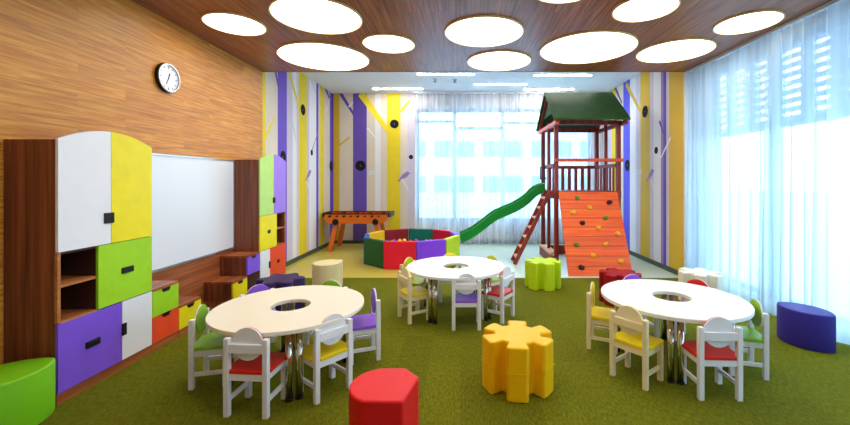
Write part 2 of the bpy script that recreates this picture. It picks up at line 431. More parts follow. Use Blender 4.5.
# back wall
def PBw(s, z, d): return (s, YB-d, z)
def bx(u): return uX(u, YB)
def bp_(u, v): return (bx(u), vZ(v, YB))
st = [(XL,bx(333.4),VI),(bx(333.4),bx(339.6),OC),(bx(339.6),bx(353),BE),(bx(353),bx(366.8),PL),(bx(366.8),bx(375),BE),(bx(375),bx(380.6),WH),(bx(380.6),bx(387),BE),
      (bx(387),bx(400.4),YE),(bx(400.4),bx(407.4),BE),(bx(407.4),bx(414.6),LA)]
ex = [('line', bp_(340.5,93), bp_(354,115), .075, PL), ('line', bp_(349,107), bp_(353,102), .05, WH), ('line', bp_(361,93.5), bp_(388.5,132), .16, YE), ('line', bp_(403,108), bp_(414,96), .06, WH), ('line', bp_(400.4,112), bp_(410,100), .07, YE),
      ('line', bp_(367.5,128), bp_(376,138), .045, WH), ('line', bp_(338.5,146), bp_(350,137), .05, OC),
      ('dot', bp_(394.4,124), .098, BK), ('dot', bp_(360.5,165.7), .117, BK), ('dot', bp_(411,157), .05, BK),
      ('line', bp_(402,179), bp_(408,190), .035, WH), ('bird', bp_(404,176), .14, MA, 1)]
WX0, WX1, WZ0, WZ1 = bx(416), 2.95, 0.50, 3.03
mural('wall_back_mural', PBw, st, ex, 'back wall painted with birch trunk stripes beside the window', ZW, XL, WX0).name = 'wall_back'
mb = MB().box(WX0, XR+0.2, YB, YB+0.18, 0, WZ0).box(WX0, XR+0.2, YB, YB+0.18, WZ1, ZW).box(WX1, XR+0.2, YB, YB+0.18, WZ0, WZ1)
struct(mb.obj('wall_back_window', plain('ivory wall paint', (224,214,204), 0.7, var=0.02)), 'ivory wall around the back window', 'wall').name = 'wall_back_right'

# back window
def window(name, P, s0, s1, z0, z1, mull, trans, label, fw=0.07, fm='frame_white'):
    f = MB()
    def bar(a, b, c, d_):
        p = P(a, c, -0.04); q = P(b, d_, 0.04)
        f.box(min(p[0],q[0]), max(p[0],q[0]), min(p[1],q[1]), max(p[1],q[1]), min(p[2],q[2]), max(p[2],q[2]))
    bar(s0, s1, z0, z0+fw); bar(s0, s1, z1-fw, z1); bar(s0, s0+fw, z0, z1); bar(s1-fw, s1, z0, z1)
    edges = [s0]+mull+[s1]
    for m in mull: bar(m-fw*.6, m+fw*.6, z0, z1)
    for i, tz in enumerate(trans):
        for z in tz: bar(edges[i], edges[i+1], z-fw*.45, z+fw*.45)
    fr = f.obj(name, M[fm]); struct(fr, label, 'window')
    for i in range(len(edges)-1):
        g = MB(); g.quad(P(edges[i]+.01, z0+.02, 0), P(edges[i+1]-.01, z0+.02, 0), P(edges[i+1]-.01, z1-.02, 0), P(edges[i]+.01, z1-.02, 0))
        g.obj('pane', M['glass'], fr)
    return fr
window('window_1', lambda s, z, d: (s, YB+0.09+d, z), WX0, WX1, WZ0, WZ1, [bx(454.5), bx(503), 2.0], [[vZ(121,YB)], [vZ(127.5,YB)], [vZ(122.5,YB)], [vZ(122,YB)]], 'wide white framed window in the back wall behind the sheer curtain', fm='frame_backlit')
# right window wall
RY0, RY1 = -1.2, 5.45
o = MB().box(XW, XW+0.18, YN, RY0, 0, ZC).box(XW, XW+0.18, RY1, Y0, 0, ZC).box(XW, XW+0.18, RY0, RY1, 0, 0.06).box(XW, XW+0.18, RY0, RY1, 2.97, ZC).box(XR+0.001, XW+0.18, Y0-0.03, Y0-0.001, 0, ZC).obj('wall_right', plain('white wall paint', (226,230,236), 0.7, var=0.02))
struct(o, 'white wall around the long window on the right', 'wall')
wr = window('window_2', lambda s, z, d: (XW+0.09+d, s, z), RY0, RY1, 0.06, 2.97, [0.2, 1.6, 3.0, 4.4], [[2.05]]*5, 'long floor to ceiling window on the right behind sheer curtain', fm='frame_backlit')
sl = MB()
z = 2.14
while z < 3.25:
    sl.box(XW+0.42, XW+0.44, RY0-0.6, RY1+1.2, z, z+0.062); z += 0.105
for i in range(17): sl.box(XW+0.445, XW+0.50, -1.1+i*.42-.06, -1.1+i*.42+(.10 if i%3 else .16), 2.08, 3.28)
sl.obj('sun_louver', plain('pale blue louver', (196,226,244), 0.5, var=0.03), wr)

# curtains ------------------------------------------------------------
def curtain(name, a, b, fixed, axis, z0, z1, mat, amp, pitch, label):
    mb = MB(); n = int((b-a)/pitch*8); rows = 8
    cols = []
    ph = 0.0
    for i in range(n+1):
        s = a+(b-a)*i/n
        ph += 2*PI/8*(1+0.55*math.sin(s*3.1+1)*math.cos(s*7.7))
        cols.append((s, ph))
    vs = []
    for r in range(rows+1):
        t = r/rows; z = z0+(z1-z0)*t
        k = amp*(1.0-0.45*t)
        for s, p in cols:
            d = k*math.sin(p+0.25*math.sin(3*t+s*2))+0.35*k*math.sin(p*0.37+2*t)
            sh = 0.4*k*math.sin(2*p)
            vs.append((s+sh, fixed+d, z) if axis == 'X' else (fixed+d, s+sh, z))
    N = n+1
    fs = [(r*N+i, r*N+i+1, (r+1)*N+i+1, (r+1)*N+i) for r in range(rows) for i in range(n)]
    mb.add(vs, fs, 0, True)
    o = mb.obj(name, mat, normals=False)
    tag(o, label, 'curtain'); return o
curtain('sheer_curtain', -1.1, 5.53, 3.285, 'Y', 0.015, 2.975, M['sheer_r'], 0.05, 0.13, 'long white sheer curtain covering the whole window wall on the right')
curtain('sheer_curtain', -1.03, 3.12, 8.40, 'X', 0.02, 3.33, M['sheer_b'], 0.045, 0.11, 'white sheer curtain over the back window behind the slide')
def rail(name, x0, x1, y0, y1, z0, z1, label): struct(MB().box(x0,x1,y0,y1,z0,z1).obj(name, M['frame_white']), label, 'curtain rail')
rail('trim_2', 3.262, 3.31, -1.15, 5.54, 2.975, 3.009, 'white curtain rail along the right side of wooden ceiling')
rail('trim_3', -1.06, 3.15, 8.375, 8.425, 3.335, 3.374, 'white curtain rail on the ceiling at the back window')
# skirtings
def skirt(name, x0,x1,y0,y1,h,label): struct(MB().box(x0,x1,y0,y1,0.002,h).obj(name, M['base']), label, 'baseboard')
skirt('baseboard_left', XL+0.002, XL+0.022, 5.64, YB-0.03, 0.075, 'dark green skirting of the left mural wall')
skirt('baseboard_right', XR-0.022, XR-0.002, 5.62, YB-0.03, 0.075, 'dark green skirting of the right mural wall')
skirt('baseboard_back', XL+0.03, XR-0.03, YB-0.025, YB-0.005, 0.075, 'dark green skirting below the back wall')
# white edge of wooden ceiling
struct(MB().box(XL, XR, Y0-0.02, Y0-0.001, ZC-0.004, ZW-0.005).obj('trim_4', M['ceil_wood']), 'front edge board of the lowered wooden ceiling', 'trim')

# outdoors ------------------------------------------------------------
struct(MB().quad((-60,8.9,-0.6),(60,8.9,-0.6),(60,90,-0.6),(-60,90,-0.6)).quad((3.8,-40,-0.6),(60,-40,-0.6),(60,8.9,-0.6),(3.8,8.9,-0.6)).obj('ground', plain('pale paving', (190,204,212), 0.9)), 'pale paving outside the windows', 'ground')
def building(name, x0, x1, y0, y1, h, side, label, rows, wcol):
    t = thing(name, label, 'building', ((x0+x1)/2, (y0+y1)/2, -0.6))
    hx, hy = (x1-x0)/2, (y1-y0)/2
    MB().box(-hx, hx, -hy, hy, 0, h).obj('wall', plain(name+' render', wcol, 0.8, var=0.02), t)
    wm = plain(name+' glazing', (110,140,164), 0.5)
    for z in rows:
        if side == 'S':
            k = 6
            for i in range(k):
                a = -hx+0.6+i*(2*hx-1.2)/k
                MB().box(a, a+(2*hx-1.2)/k-0.6, -hy-0.04, -hy, z, z+1.1).obj('window', wm, t)
        else:
            k = 8
            for i in range(k):
                a = -hy+0.6+i*(2*hy-1.2)/k
                MB().box(-hx-0.04, -hx, a, a+(2*hy-1.2)/k-0.6, z, z+1.1).obj('window', wm, t)
    return t
building('office_building', -9, 12, 26, 34, 5.6, 'S', 'pale building seen faintly through the back window curtain', (1.2, 3.6), (196,208,216))

# ------------------------------------------------------------------ ceiling lights
discs = [(-2.285,3.865,.275,'small round ceiling light above the wall clock'), (-1.385,3.685,.41,'large round ceiling light cut by the photo top, left of centre'),
 (-1.755,4.92,.55,'largest round ceiling light on the left, near the mural wall'), (-.835,4.42,.29,'small round ceiling light between the biggest left light and the centre'),
 (.246,4.08,.41,'medium round ceiling light in the middle, nearer the camera'), (.504,5.07,.41,'medium round ceiling light in the middle by the white ceiling edge'),
 (1.517,4.59,.55,'largest round ceiling light right of centre above the play tower'), (2.615,4.68,.42,'medium round ceiling light right of the tower, before the curtain'),
 (2.87,3.83,.278,'small round ceiling light at far right beside the curtain'), (1.69,3.51,.272,'small round ceiling light at the photo top, right of centre'),
 (.86,3.1,.28,'small round ceiling light barely showing at the top edge of photo'),
 (-1.2,2.3,.41,'added unseen round fill light above the left table'), (2.2,2.2,.41,'added unseen round fill light above the right table'), (.2,1.6,.55,'added unseen round fill light above the open carpet'),  # discs from this line on are added out of view to brighten the room
 (-1.6,.6,.41,'added unseen round fill light behind the camera on the left'), (1.9,.5,.41,'added unseen round fill light behind the camera on the right')]
for x, y, r, lb in discs:
    t = thing('ceiling_light', lb, 'ceiling light', (x, y, ZC))
    MB().ring(r, r+0.014, -0.016, 0.0).obj('rim', M['rim_glow'], t)
    n = 56
    MB().prism([(r*math.cos(2*PI*i/n), r*math.sin(2*PI*i/n)) for i in range(n)], -0.010, 0.0).obj('diffuser', M['disc_light'], t)
strips = [(-.806,7.0,'strip light on the white ceiling nearest the wooden edge, left of middle'), (.27,7.73,'strip light in the middle of the white ceiling, above the window'),
          (-1.875,8.12,'strip light on the white ceiling above the table football table'), (1.35,8.16,'strip light on the white ceiling just left of the tower roof ridge, near back wall'), (1.355,7.07,'strip light on the white ceiling nearest the wooden edge, by the tower')]
for x, y, lb in strips:
    t = thing('strip_light', lb, 'ceiling light', (x+.53, y, ZW+.002))
    MB().box(-.535,.535,-.03,.03,-.010,0).obj('housing', M['white'], t)
    MB().box(-.525,.525,-.022,.022,-.014,-.010).obj('diffuser', M['strip_light'], t)
for x, y, lb in ((-.5,7.36,'small grey ceiling sprinkler on the white ceiling, left one'), (-.12,7.4,'small grey ceiling sprinkler on the white ceiling, right one')):
    t = thing('ceiling_sprinkler', lb, 'sprinkler', (x, y, ZW))
    MB().tube((0,0,0),(0,0,-.012),.045).obj('base_plate', M['alu'], t)
    MB().tube((0,0,-.012),(0,0,-.05),.014).tube((0,0,-.05),(0,0,-.055),.035).obj('nozzle', plain('grey sprinkler', (120,120,128), .4, .6), t)

# ------------------------------------------------------------------ clock
t = thing('wall_clock', 'round white wall clock with black and silver rim on the wooden wall', 'clock', (XL, 3.755, 2.432))
t.scale = (.8, .97, .97)
Mx = Matrix.Rotation(PI/2, 4, 'Y') @ Matrix.Rotation(PI/2, 4, 'Z')   # local z -> +X
def onwall(mb):
    mb.v = [Mx @ p for p in mb.v]; return mb
onwall(MB().ring(.138, .15, 0, .045, 48)).obj('rim', M['black'], t, bevel=.006)
onwall(MB().ring(.132, .142, .03, .049, 48)).obj('bezel', M['alu'], t)
n = 48
onwall(MB().prism([(.136*math.cos(2*PI*i/n), .136*math.sin(2*PI*i/n)) for i in range(n)], 0, .03)).obj('dial', M['white'], t)
mk = MB()
for i in range(12):
    a = 2*PI*i/12; L = .022 if i % 3 == 0 else .014
    mk.beam((math.cos(a)*.118, math.sin(a)*.118, .031), (math.cos(a)*(.118-L), math.sin(a)*(.118-L), .031), .008, .002)
onwall(mk).obj('hour_marks', M['black'], t)
def hand(ang, L, w):   # clockwise from 12; local x -> world y ; local y -> world z
    a = PI/2-ang
    return MB().beam((-math.cos(a)*.015, -math.sin(a)*.015, .034), (math.cos(a)*L, math.sin(a)*L, .034), w, .003)
onwall(hand(R(18), .05, .009)).obj('hour_hand', M['black'], t)
onwall(hand(R(205), .075, .006)).obj('minute_hand', M['black'], t)

# ------------------------------------------------------------------ storage units along left wall
XC = -2.555
def front_board(mb, y0, y1, z0, z1): mb.box(XC-0.018, XC, y0+.0025, y1-.0025, z0+.0025, z1-.0025); return mb
def handle_slot(y, z, w, h, parent, mat=None):
    return MB().box(XC-.004, XC+.010, y-w/2, y+w/2, z-h/2, z+h/2).obj('handle', M['black'], parent, bevel=.003)
def tall_unit(name, ya, yb, flip, cols, label):
    """ya<yb; flip=False: open shelf at the ya side"""
    t = thing(name, label, 'storage unit', ((XL+XC)/2, (ya+yb)/2, 0))
    t.location = (0, 0, 0)
    W = yb-ya
    def Y(a): return ya+a if not flip else yb-a
    def span(a, b): return (min(Y(a),Y(b)), max(Y(a),Y(b)))
    topz, mid = 1.693, 0.966
    def arc(y):
        s = (y-ya)/W*2-1
        return topz+.088*(1-s*s)
    # carcass
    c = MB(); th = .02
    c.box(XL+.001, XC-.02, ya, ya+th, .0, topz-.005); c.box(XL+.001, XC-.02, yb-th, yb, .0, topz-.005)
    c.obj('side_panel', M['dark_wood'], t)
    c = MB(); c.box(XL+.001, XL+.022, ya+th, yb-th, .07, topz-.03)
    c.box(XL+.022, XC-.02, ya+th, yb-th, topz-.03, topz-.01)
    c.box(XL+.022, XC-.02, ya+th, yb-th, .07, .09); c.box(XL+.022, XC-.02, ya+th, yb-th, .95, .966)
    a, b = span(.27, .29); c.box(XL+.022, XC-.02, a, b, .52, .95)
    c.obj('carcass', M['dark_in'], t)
    c = MB(); c.box(XL+.001, XC-.006, ya, yb, 0, .066); c.obj('plinth', M['dark_wood_y'], t)
    a, b = span(.0, .02); MB().box(XC-.02, XC-.002, a, b, .52, .964).obj('lit_edge_strip', M['lit_wood'], t)
    a, b = span(.02, .27); MB().box(XL+.022, XC-.012, a, b, .738, .756).obj('shelf', M['lit_wood'], t)
    a, b = span(.02, .27); MB().box(XL+.022, XC-.004, a, b, .505, .52).obj('shelf', M['lit_wood'], t)
    # arched doors
    ym = (ya+yb)/2
    for k, (p, q) in enumerate(((ya, ym), (ym, yb))):
        n = 12
        pr = [(p+.0025, mid+.003), (q-.0025, mid+.003)]+[(q-.0025+(p-q+.005)*i/n, arc(q-.0025+(p-q+.005)*i/n)) for i in range(n+1)]
        mb = MB(); N = len(pr)
        mb.add([(XC-.018, a, z) for a, z in pr]+[(XC, a, z) for a, z in pr], [(i,(i+1)%N,N+(i+1)%N,N+i) for i in range(N)]+[tuple(range(N)), tuple(range(N,2*N))])
        d = mb.obj('door', M[cols[k]], t)
        if (k == 0) != flip: pass
        if k == 0:
            hy = ym-.02
            handle_slot(hy if not flip else ym+.0, 1.155, .075 if not flip else .06, .075, d)
    # middle: drawer beside open shelf
    a, b = span(.27, W)
    d = front_board(MB(), a, b, .515, mid).obj('drawer', M[cols[2]], t); d['label'] = cols[5]
    handle_slot((a+b)/2, .745, .10 if not flip else .06, .045, d)
    a, b = span(0, .46)
    d = front_board(MB(), a, b, .068, .513).obj('drawer', M[cols[3]], t); d['label'] = cols[6]
    handle_slot((a+b)/2, .30, .10 if not flip else .06, .045, d)
    a, b = span(.46, W)
    d = front_board(MB(), a, b, .068, .513).obj('door', M[cols[4]], t)
    e = .47 if not flip else .455
    handle_slot(Y(.475), .30, .035, .09, d)
    return t
tall_unit('storage_unit', 2.42, 3.16, False, ['white','yellow','lime','purple','white','lime green drawer','violet drawer'],
          'tall walnut storage unit nearest the camera with white and yellow arched doors')
tall_unit('storage_unit', 4.86, 5.572, True, ['palelime','lilac','yellow','orange','white','yellow drawer','orange red drawer'],
          'tall walnut storage unit by the mural with pale green and lilac arched doors')
def step_unit(name, ya, yb, h, fronts, label):
    t = thing(name, label, 'drawer unit', (0,0,0))
    g = .004
    MB().box(XL+.013, XC-.02, ya+g, yb-g, .066, h-.02).obj('carcass', M['dark_wood'], t)
    MB().box(XL+.013, XC, ya+g, yb-g, h-.02, h).obj('top', M['dark_wood_y'], t)
    MB().box(XL+.013, XC-.006, ya+g, yb-g, 0, .066).obj('plinth', M['dark_wood_y'], t)
    for z0, z1, col in fronts:
        d = MB().box(XC-.018, XC, ya+g, yb-g, z0+.002, z1-.002).obj('drawer', M[col], t)
        ym = (ya+yb)/2
        p = [(ym-.05, z1-.002), (ym-.034, z1-.032), (ym+.034, z1-.032), (ym+.05, z1-.002)]
        N = 4
        MB().add([(XC-.004, a, z) for a, z in p]+[(XC+.003, a, z) for a, z in p], [(i,(i+1)%N,N+(i+1)%N,N+i) for i in range(N)]+[(0,1,2,3),(4,5,6,7)]).obj('finger_notch', M['black'], d)
    return t
step_unit('drawer_unit', 3.16, 3.46, .52, [(.285,.50,'lime'),(.068,.285,'orange')], 'walnut drawer unit with green over orange drawers beside the near tall unit')
step_unit('drawer_unit', 3.46, 3.76, .285, [(.068,.265,'yellow')], 'low walnut drawer unit with one yellow drawer beside the green and orange drawers')
step_unit('drawer_unit', 4.28, 4.57, .285, [(.068,.265,'yellow')], 'low walnut drawer unit with one yellow drawer beside the violet drawer unit')
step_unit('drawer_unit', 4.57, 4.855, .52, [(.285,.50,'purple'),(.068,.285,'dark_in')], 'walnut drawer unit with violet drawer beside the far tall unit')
# whiteboard
t = thing('whiteboard', 'large white dry-erase board on the left wall between the storage units', 'whiteboard', (0,0,0))
MB().box(XL+.001, XL+.018, 3.18, 4.835, .585, 1.665).obj('board', M['board'], t)
fr = MB()
fr.box(XL+.0125, XL+.026, 3.165, 4.855, .560, .585); fr.box(XL+.001, XL+.026, 3.165, 4.855, 1.665, 1.68); fr.box(XL+.001, XL+.026, 3.165, 3.18, .6, 1.665); fr.box(XL+.001, XL+.026, 4.835, 4.855, .6, 1.665)
fr.obj('frame', M['alu'], t)

# wall switches
for P, s, z, lb in ((PBw, bx(372.4), vZ(172.8,YB), 'small white double switch on the back wall above the football table'), (PRw, ry(639.4), vZ(172,ry(639.4)), 'small white double switch on the right mural wall')):
    t = thing('wall_switch', lb, 'switch', P(s, z, 0))
    for k in (-1, 1):
        a = Vector(P(s, z, 0)); mb = MB()
        p = Vector(P(s+k*.045-.038, z-.04, .004))-a; q = Vector(P(s+k*.045+.038, z+.04, .016))-a
        mb.box(min(p.x,q.x),max(p.x,q.x),min(p.y,q.y),max(p.y,q.y),p.z,q.z).obj('plate', M['white'], t, bevel=.003)
        p = Vector(P(s+k*.045-.02, z-.025, .016))-a; q = Vector(P(s+k*.045+.02, z+.025, .02))-a
        mb = MB(); mb.box(min(p.x,q.x),max(p.x,q.x),min(p.y,q.y),max(p.y,q.y),p.z,q.z).obj('rocker', M['frame_white'], t)

# ------------------------------------------------------------------ tables
def table(x, y, rot, mat, label):
    t = thing('round_table', label, 'table', (x, y, 0), rot)
    MB().ring(.138, .53, .472, .50, 96).obj('tabletop', mat, t, bevel=.004)
    for k in range(4):
        a = k*PI/2
        for s in (-1, 1):
            b = a+s*R(4.3)
            px, py = .40*math.cos(b), .40*math.sin(b)
            lg = MB().tube((px,py,.015), (px,py,.462), .023).obj('leg', M['chrome'], t)
            MB().tube((px,py,0), (px,py,.015), .026).obj('foot', M['black'], lg)
            MB().tube((px,py,.462), (px,py,.472), .028).obj('mount', M['black'], lg)
    return t
T1, T2, T3 = (-1.27, 2.85), (-.055, 4.15), (1.685, 3.06)
table(*T1, R(-63), M['table_cream'], 'round ivory table with centre hole and chrome legs, by the whiteboard on the left')
table(*T2, R(-35), M['table_white'], 'round white table with centre hole and chrome legs, in the middle by the ball pit')
table(*T3, R(-115), M['table_white'], 'round white table with centre hole and chrome legs, on the right by the curtain')

# chairs --------------------------------------------------------------
def make_chair(frame, seat, disc_back):
    t = thing('child_chair', '', 'chair')
    fm = M[frame]; sm = M[seat]
    hx, w = .122, .017
    for s in (-1, 1):
        MB().box(s*hx-w, s*hx+w, -.108-w, -.108+w, 0, .475).obj('back_post', fm, t, bevel=.005)
        MB().box(s*hx-w, s*hx+w, .100-w, .100+w, 0, .262).obj('front_leg', fm, t, bevel=.004)
        MB().box(s*hx-.009, s*hx+.009, -.091, .083, .085, .113).obj('stretcher', fm, t, bevel=.003)
    a = MB(); a.box(-hx+w, hx-w, -.117, -.099, .222, .262)
    a.box(-hx+w, hx-w, .091, .109, .222, .262)
    for s in (-1, 1): a.box(s*hx-.009, s*hx+.009, -.091, .083, .222, .262)
    a.obj('apron', fm, t)
    # seat with rounded front corners, between the posts at the back
    pts = [(-.102,-.122),(.102,-.122),(.102,-.09),(.142,-.09)]
    for c in range(5):
        b = c/4*PI/2; pts.append((.142-.03+.03*math.cos(b), .132-.03+.03*math.sin(b)))
    for c in range(5):
        b = PI/2+c/4*PI/2; pts.append((-.142+.03+.03*math.cos(b), .132-.03+.03*math.sin(b)))
    pts += [(-.142,-.09),(-.102,-.09)]
    MB().prism(pts, .263, .287).obj('seat', sm, t, bevel=.004)
    MB().box(-hx+w, hx-w, -.124, -.104, .388, .442).obj('crossbar', fm, t, bevel=.003)
    # round back disc standing before the crossbar
    n = 40
    d = MB(); d.tube((0,-.104,.438), (0,-.094,.438), .099, n=n).obj('back_disc', M[disc_back], t)
    d = MB(); d.tube((0,-.094,.438), (0,-.086,.438), .099, n=n).obj('disc_face', sm, t, bevel=.002)
    return t
protos = {}
def chair(x, y, face, frame, seat, label, table_name, disc=None):
    key = (frame, seat)
    if key not in protos:
        c = make_chair(frame, seat, frame); protos[key] = c
    else:
        c = copy_tree(protos[key])
    c.location = (x, y, 0); c.rotation_euler = (0, 0, R(face-90))
    c['label'] = label; c['group'] = 'child chairs at the '+table_name
    return c
W, C = 'chair_white', 'chair_cream'
g1, g2, g3 = 'left round table', 'middle round table', 'right round table'
chair(-1.285,2.41,86,W,'s_red','white child chair with red seat at the left table, back to camera',g1)
chair(-.93,2.605,141,W,'s_yellow','white child chair with yellow seat at the left table, back to camera',g1)
chair(-.805,3.11,202,W,'s_purple','white child chair with violet seat and disc in profile, right side of left table',g1)
chair(-1.17,3.32,262,W,'s_green','child chair with green disc peeking over the far side of left table',g1)
chair(-1.66,3.20,318,W,'s_purple','child chair with violet disc peeking over the far left of left table',g1)
chair(-1.765,2.755,14,W,'s_green','white child chair with green seat and disc at the left side of left table',g1)
chair(.05,3.745,91,W,'s_purple','white child chair with violet seat at the middle table, back to camera',g2)
chair(-.485,3.955,33,C,'s_yellow','cream child chair with yellow seat at the near left of the middle table',g2)
chair(.385,3.965,147,W,'s_red','white child chair with red seat at the right of the middle table',g2)
chair(-.52,4.38,-26,C,'s_lime','child chair with yellow green disc peeking over the left edge of middle table',g2)
chair(.30,4.47,222,W,'s_lime','child chair with yellow green disc peeking over far right of middle table',g2)
chair(-.13,4.58,-86,W,'s_yellow','child chair with yellow disc peeking over the far side of middle table',g2)
chair(1.27,2.765,37,C,'s_yellow','cream child chair with yellow seat at the near left of right table, back to camera',g3)
chair(1.685,2.59,88,W,'s_red','white child chair with red seat at the near side of right table, back to camera',g3)
chair(2.115,2.885,163,W,'s_green','white child chair with green seat and disc at the right of right table',g3)
chair(1.235,3.30,-26,C,'s_yellow','cream child chair with yellow seat facing right, at the left of right table',g3)
chair(1.63,3.525,-88,W,'s_purple','child chair with violet disc peeking over the far side of right table',g3)
chair(2.06,3.38,222,W,'s_red','child chair with red disc peeking over the far right of right table',g3)

# ------------------------------------------------------------------ poufs
def inset_ring(pts, k):
    cx = sum(p[0] for p in pts)/len(pts); cy = sum(p[1] for p in pts)/len(pts)
    return [(cx+(p[0]-cx)*k, cy+(p[1]-cy)*k) for p in pts]
def pouf(name, pts, x, y, rot, h, mat, label, seam=True, bev=.014, smooth=False, extra=None):
    t = thing(name, label, 'pouf', (x, y, 0), rot)
    MB().prism(pts, 0, h, smooth=smooth).obj('cushion', mat, t, bevel=bev, seg=3)
    if seam: MB().prism(offset(pts, .002), h*.52-.003, h*.52+.003).obj('seam', mat, t)
    return t
def offset(pts, d):
    n = len(pts); out = []
    for i in range(n):
        p0, p, p1 = Vector(pts[i-1]), Vector(pts[i]), Vector(pts[(i+1) % n])
        e0 = (p-p0).normalized(); e1 = (p1-p).normalized()
        nn = Vector((e0.y+e1.y, -e0.x-e1.x))
        if nn.length < 1e-6: nn = Vector((e0.y, -e0.x))
        nn.normalize(); out.append((p.x+nn.x*d, p.y+nn.y*d))
    return out
def gear():
    pts = []
    for k in range(6):
        a = k*PI/3; d = Vector((math.cos(a), math.sin(a))); p = Vector((-d.y, d.x))
        for r, s in ((.152,-.058),(.226,-.074),(.246,-.062),(.249,0),(.246,.062),(.226,.074),(.152,.058)):
            q = d*r+p*s; pts.append((q.x, q.y))
    return pts
G = gear()
pouf('gear_pouf', G, .397, 2.69, R(-98), .352, M['v_yellow'], 'yellow vinyl gear shaped pouf on the carpet in front of the middle table')
pouf('gear_pouf', [(p[0]*.95,p[1]*.95) for p in G], 1.10, 5.13, R(-78), .352, M['v_lime'], 'lime green vinyl gear shaped pouf at the foot of the ladder')
pouf('gear_pouf', [(p[0]*.92,p[1]*.92) for p in G], 1.86, 4.47, R(-85), .352, M['v_dred'], 'dark red vinyl gear shaped pouf in front of the climbing ramp')
pouf('gear_pouf', [(p[0]*.92,p[1]*.92) for p in G], 2.815, 4.5, R(-122), .352, M['v_white'], 'ivory vinyl gear shaped pouf beside the curtain on the right')
fl = []
for i in range(96):
    a = 2*PI*i/96; r = .214+.038*math.cos(6*a); fl.append((r*math.cos(a), r*math.sin(a)))
pouf('flower_pouf', fl, -1.985, 4.21, R(12), .352, M['v_purple'], 'dark purple flower shaped pouf in front of the far storage unit', smooth=True)
def lens(L, hw, n=16):
    r = (L*L/4+hw*hw)/(2*hw); th = math.asin(L/2/r); pts = []
    for i in range(n+1):
        a = -th+2*th*i/n; pts.append((r*math.cos(a)-(r-hw), r*math.sin(a)))
    for i in range(1, n):
        a = -th+2*th*i/n; pts.append((-(r*math.cos(a)-(r-hw)), -r*math.sin(a)))
    return pts
LN = lens(.49, .165)
def place_lens(A, B, mat, label, h):
    ax = Vector(A); bx_ = Vector(B); c = (ax+bx_)/2; d = ax-bx_
    t = pouf('leaf_pouf', lens(d.length, d.length*.36), c.x, c.y, math.atan2(d.y, d.x)-PI/2, h, mat, label, seam=False, smooth=True)
    return t
place_lens((-2.547,2.40), (-2.75,1.93), M['v_green'], 'bright green leaf shaped pouf at the end of near storage unit', .32)
place_lens((2.92,3.53), (3.085,3.14), M['v_blue'], 'indigo leaf shaped pouf beside the curtain on the right', .31)
# red pouf in the foreground: half round with a pointed side
rp = [(-.325,2.262),(-.237,2.157),(-.292,1.912)]
cx, cy, rr = -.425, 2.085, .18
arcp = [(cx+rr*math.cos(R(a)), cy+rr*math.sin(R(a))) for a in range(105, 261, 13)]
red = [(rp[2][0], rp[2][1]), (rp[1][0], rp[1][1]), (rp[0][0], rp[0][1])]+arcp
red = [(p[0]+.42, p[1]-2.08) for p in red]
pouf('corner_pouf', red, -.42, 2.08, 0, .32, M['v_red'], 'red vinyl pouf with one round end in the foreground', seam=False, bev=.012)
bg = [(.165,.16)]+[(-.0+.175*math.cos(R(a)), -.0+.19*math.sin(R(a))) for a in range(95, 361, 12)]
t = pouf('round_pouf', bg, -1.765, 5.02, 0, .35, M['v_beige'], 'beige drum shaped pouf with one corner, behind the left table', seam=False, bev=.01)
MB().box(-.182,-.168,-.03,.03,.20,.25).obj('strap', M['black'], t, bevel=.004)

# ------------------------------------------------------------------ ball pit
pc = (-.892, 6.92); pr_ = .878
t = thing('ball_pit', 'ten sided soft ball pit of coloured panels beside the slide', 'ball pit', (pc[0], pc[1], 0.002))
cols = ['v_violet','v_scarlet','v_teal','v_maroon','v_sun','v_cobalt','v_dgreen','v_scarlet','v_violet','v_lime']
names = ['violet','red','teal','maroon','yellow','blue','dark green','red','violet','lime']
for k in range(10):
    a0, a1 = R(-6+36*k), R(30+36*k)
    P0 = Vector((math.cos(a0), math.sin(a0))); P1 = Vector((math.cos(a1), math.sin(a1)))
    i_ = .90
    e = .004
    q = [P0*pr_, P1*pr_, P1*pr_*i_, P0*pr_*i_]
    d = (P1-P0).normalized()*e
    pts = [q[0]+d, q[1]-d, q[2]-d, q[3]+d]
    p = MB().prism([(v.x, v.y) for v in pts], 0, .445).obj('panel', M[cols[k]], t, bevel=.014, seg=3)
    p['label'] = names[k]+' panel'
inner = [(pr_*.885*math.cos(R(-6+36*k)), pr_*.885*math.sin(R(-6+36*k))) for k in range(10)]
MB().prism(inner, 0, .20).obj('floor_mat', M['v_cobalt'], t)
bcol = {'yellow':'v_yellow','red':'v_scarlet','violet':'v_violet','green':'v_green','blue':'v_cobalt'}
ballm = {k: MB().sphere((0,0,0), .04, 14, 10) for k in bcol}
bp0 = {}
pts = []
while len(pts) < 70:
    a = random.uniform(0, 2*PI); r = .68*math.sqrt(random.random())
    p = (r*math.cos(a), r*math.sin(a))
    if all(math.hypot(p[0]-q[0], p[1]-q[1]) > .083 for q in pts): pts.append(p)
for i, p in enumerate(pts):
    k = random.choice(['yellow','yellow','red','violet','green','blue'])
    if k not in bp0:
        o = ballm[k].obj('play_ball', M[bcol[k]]); bp0[k] = o
    else:
        o = bp0[k].copy(); COL.objects.link(o)
    o.location = (pc[0]+p[0], pc[1]+p[1], .2425)
    tag(o, 'small %s plastic ball lying inside the ball pit' % k, 'ball', '%s balls in the ball pit' % k)

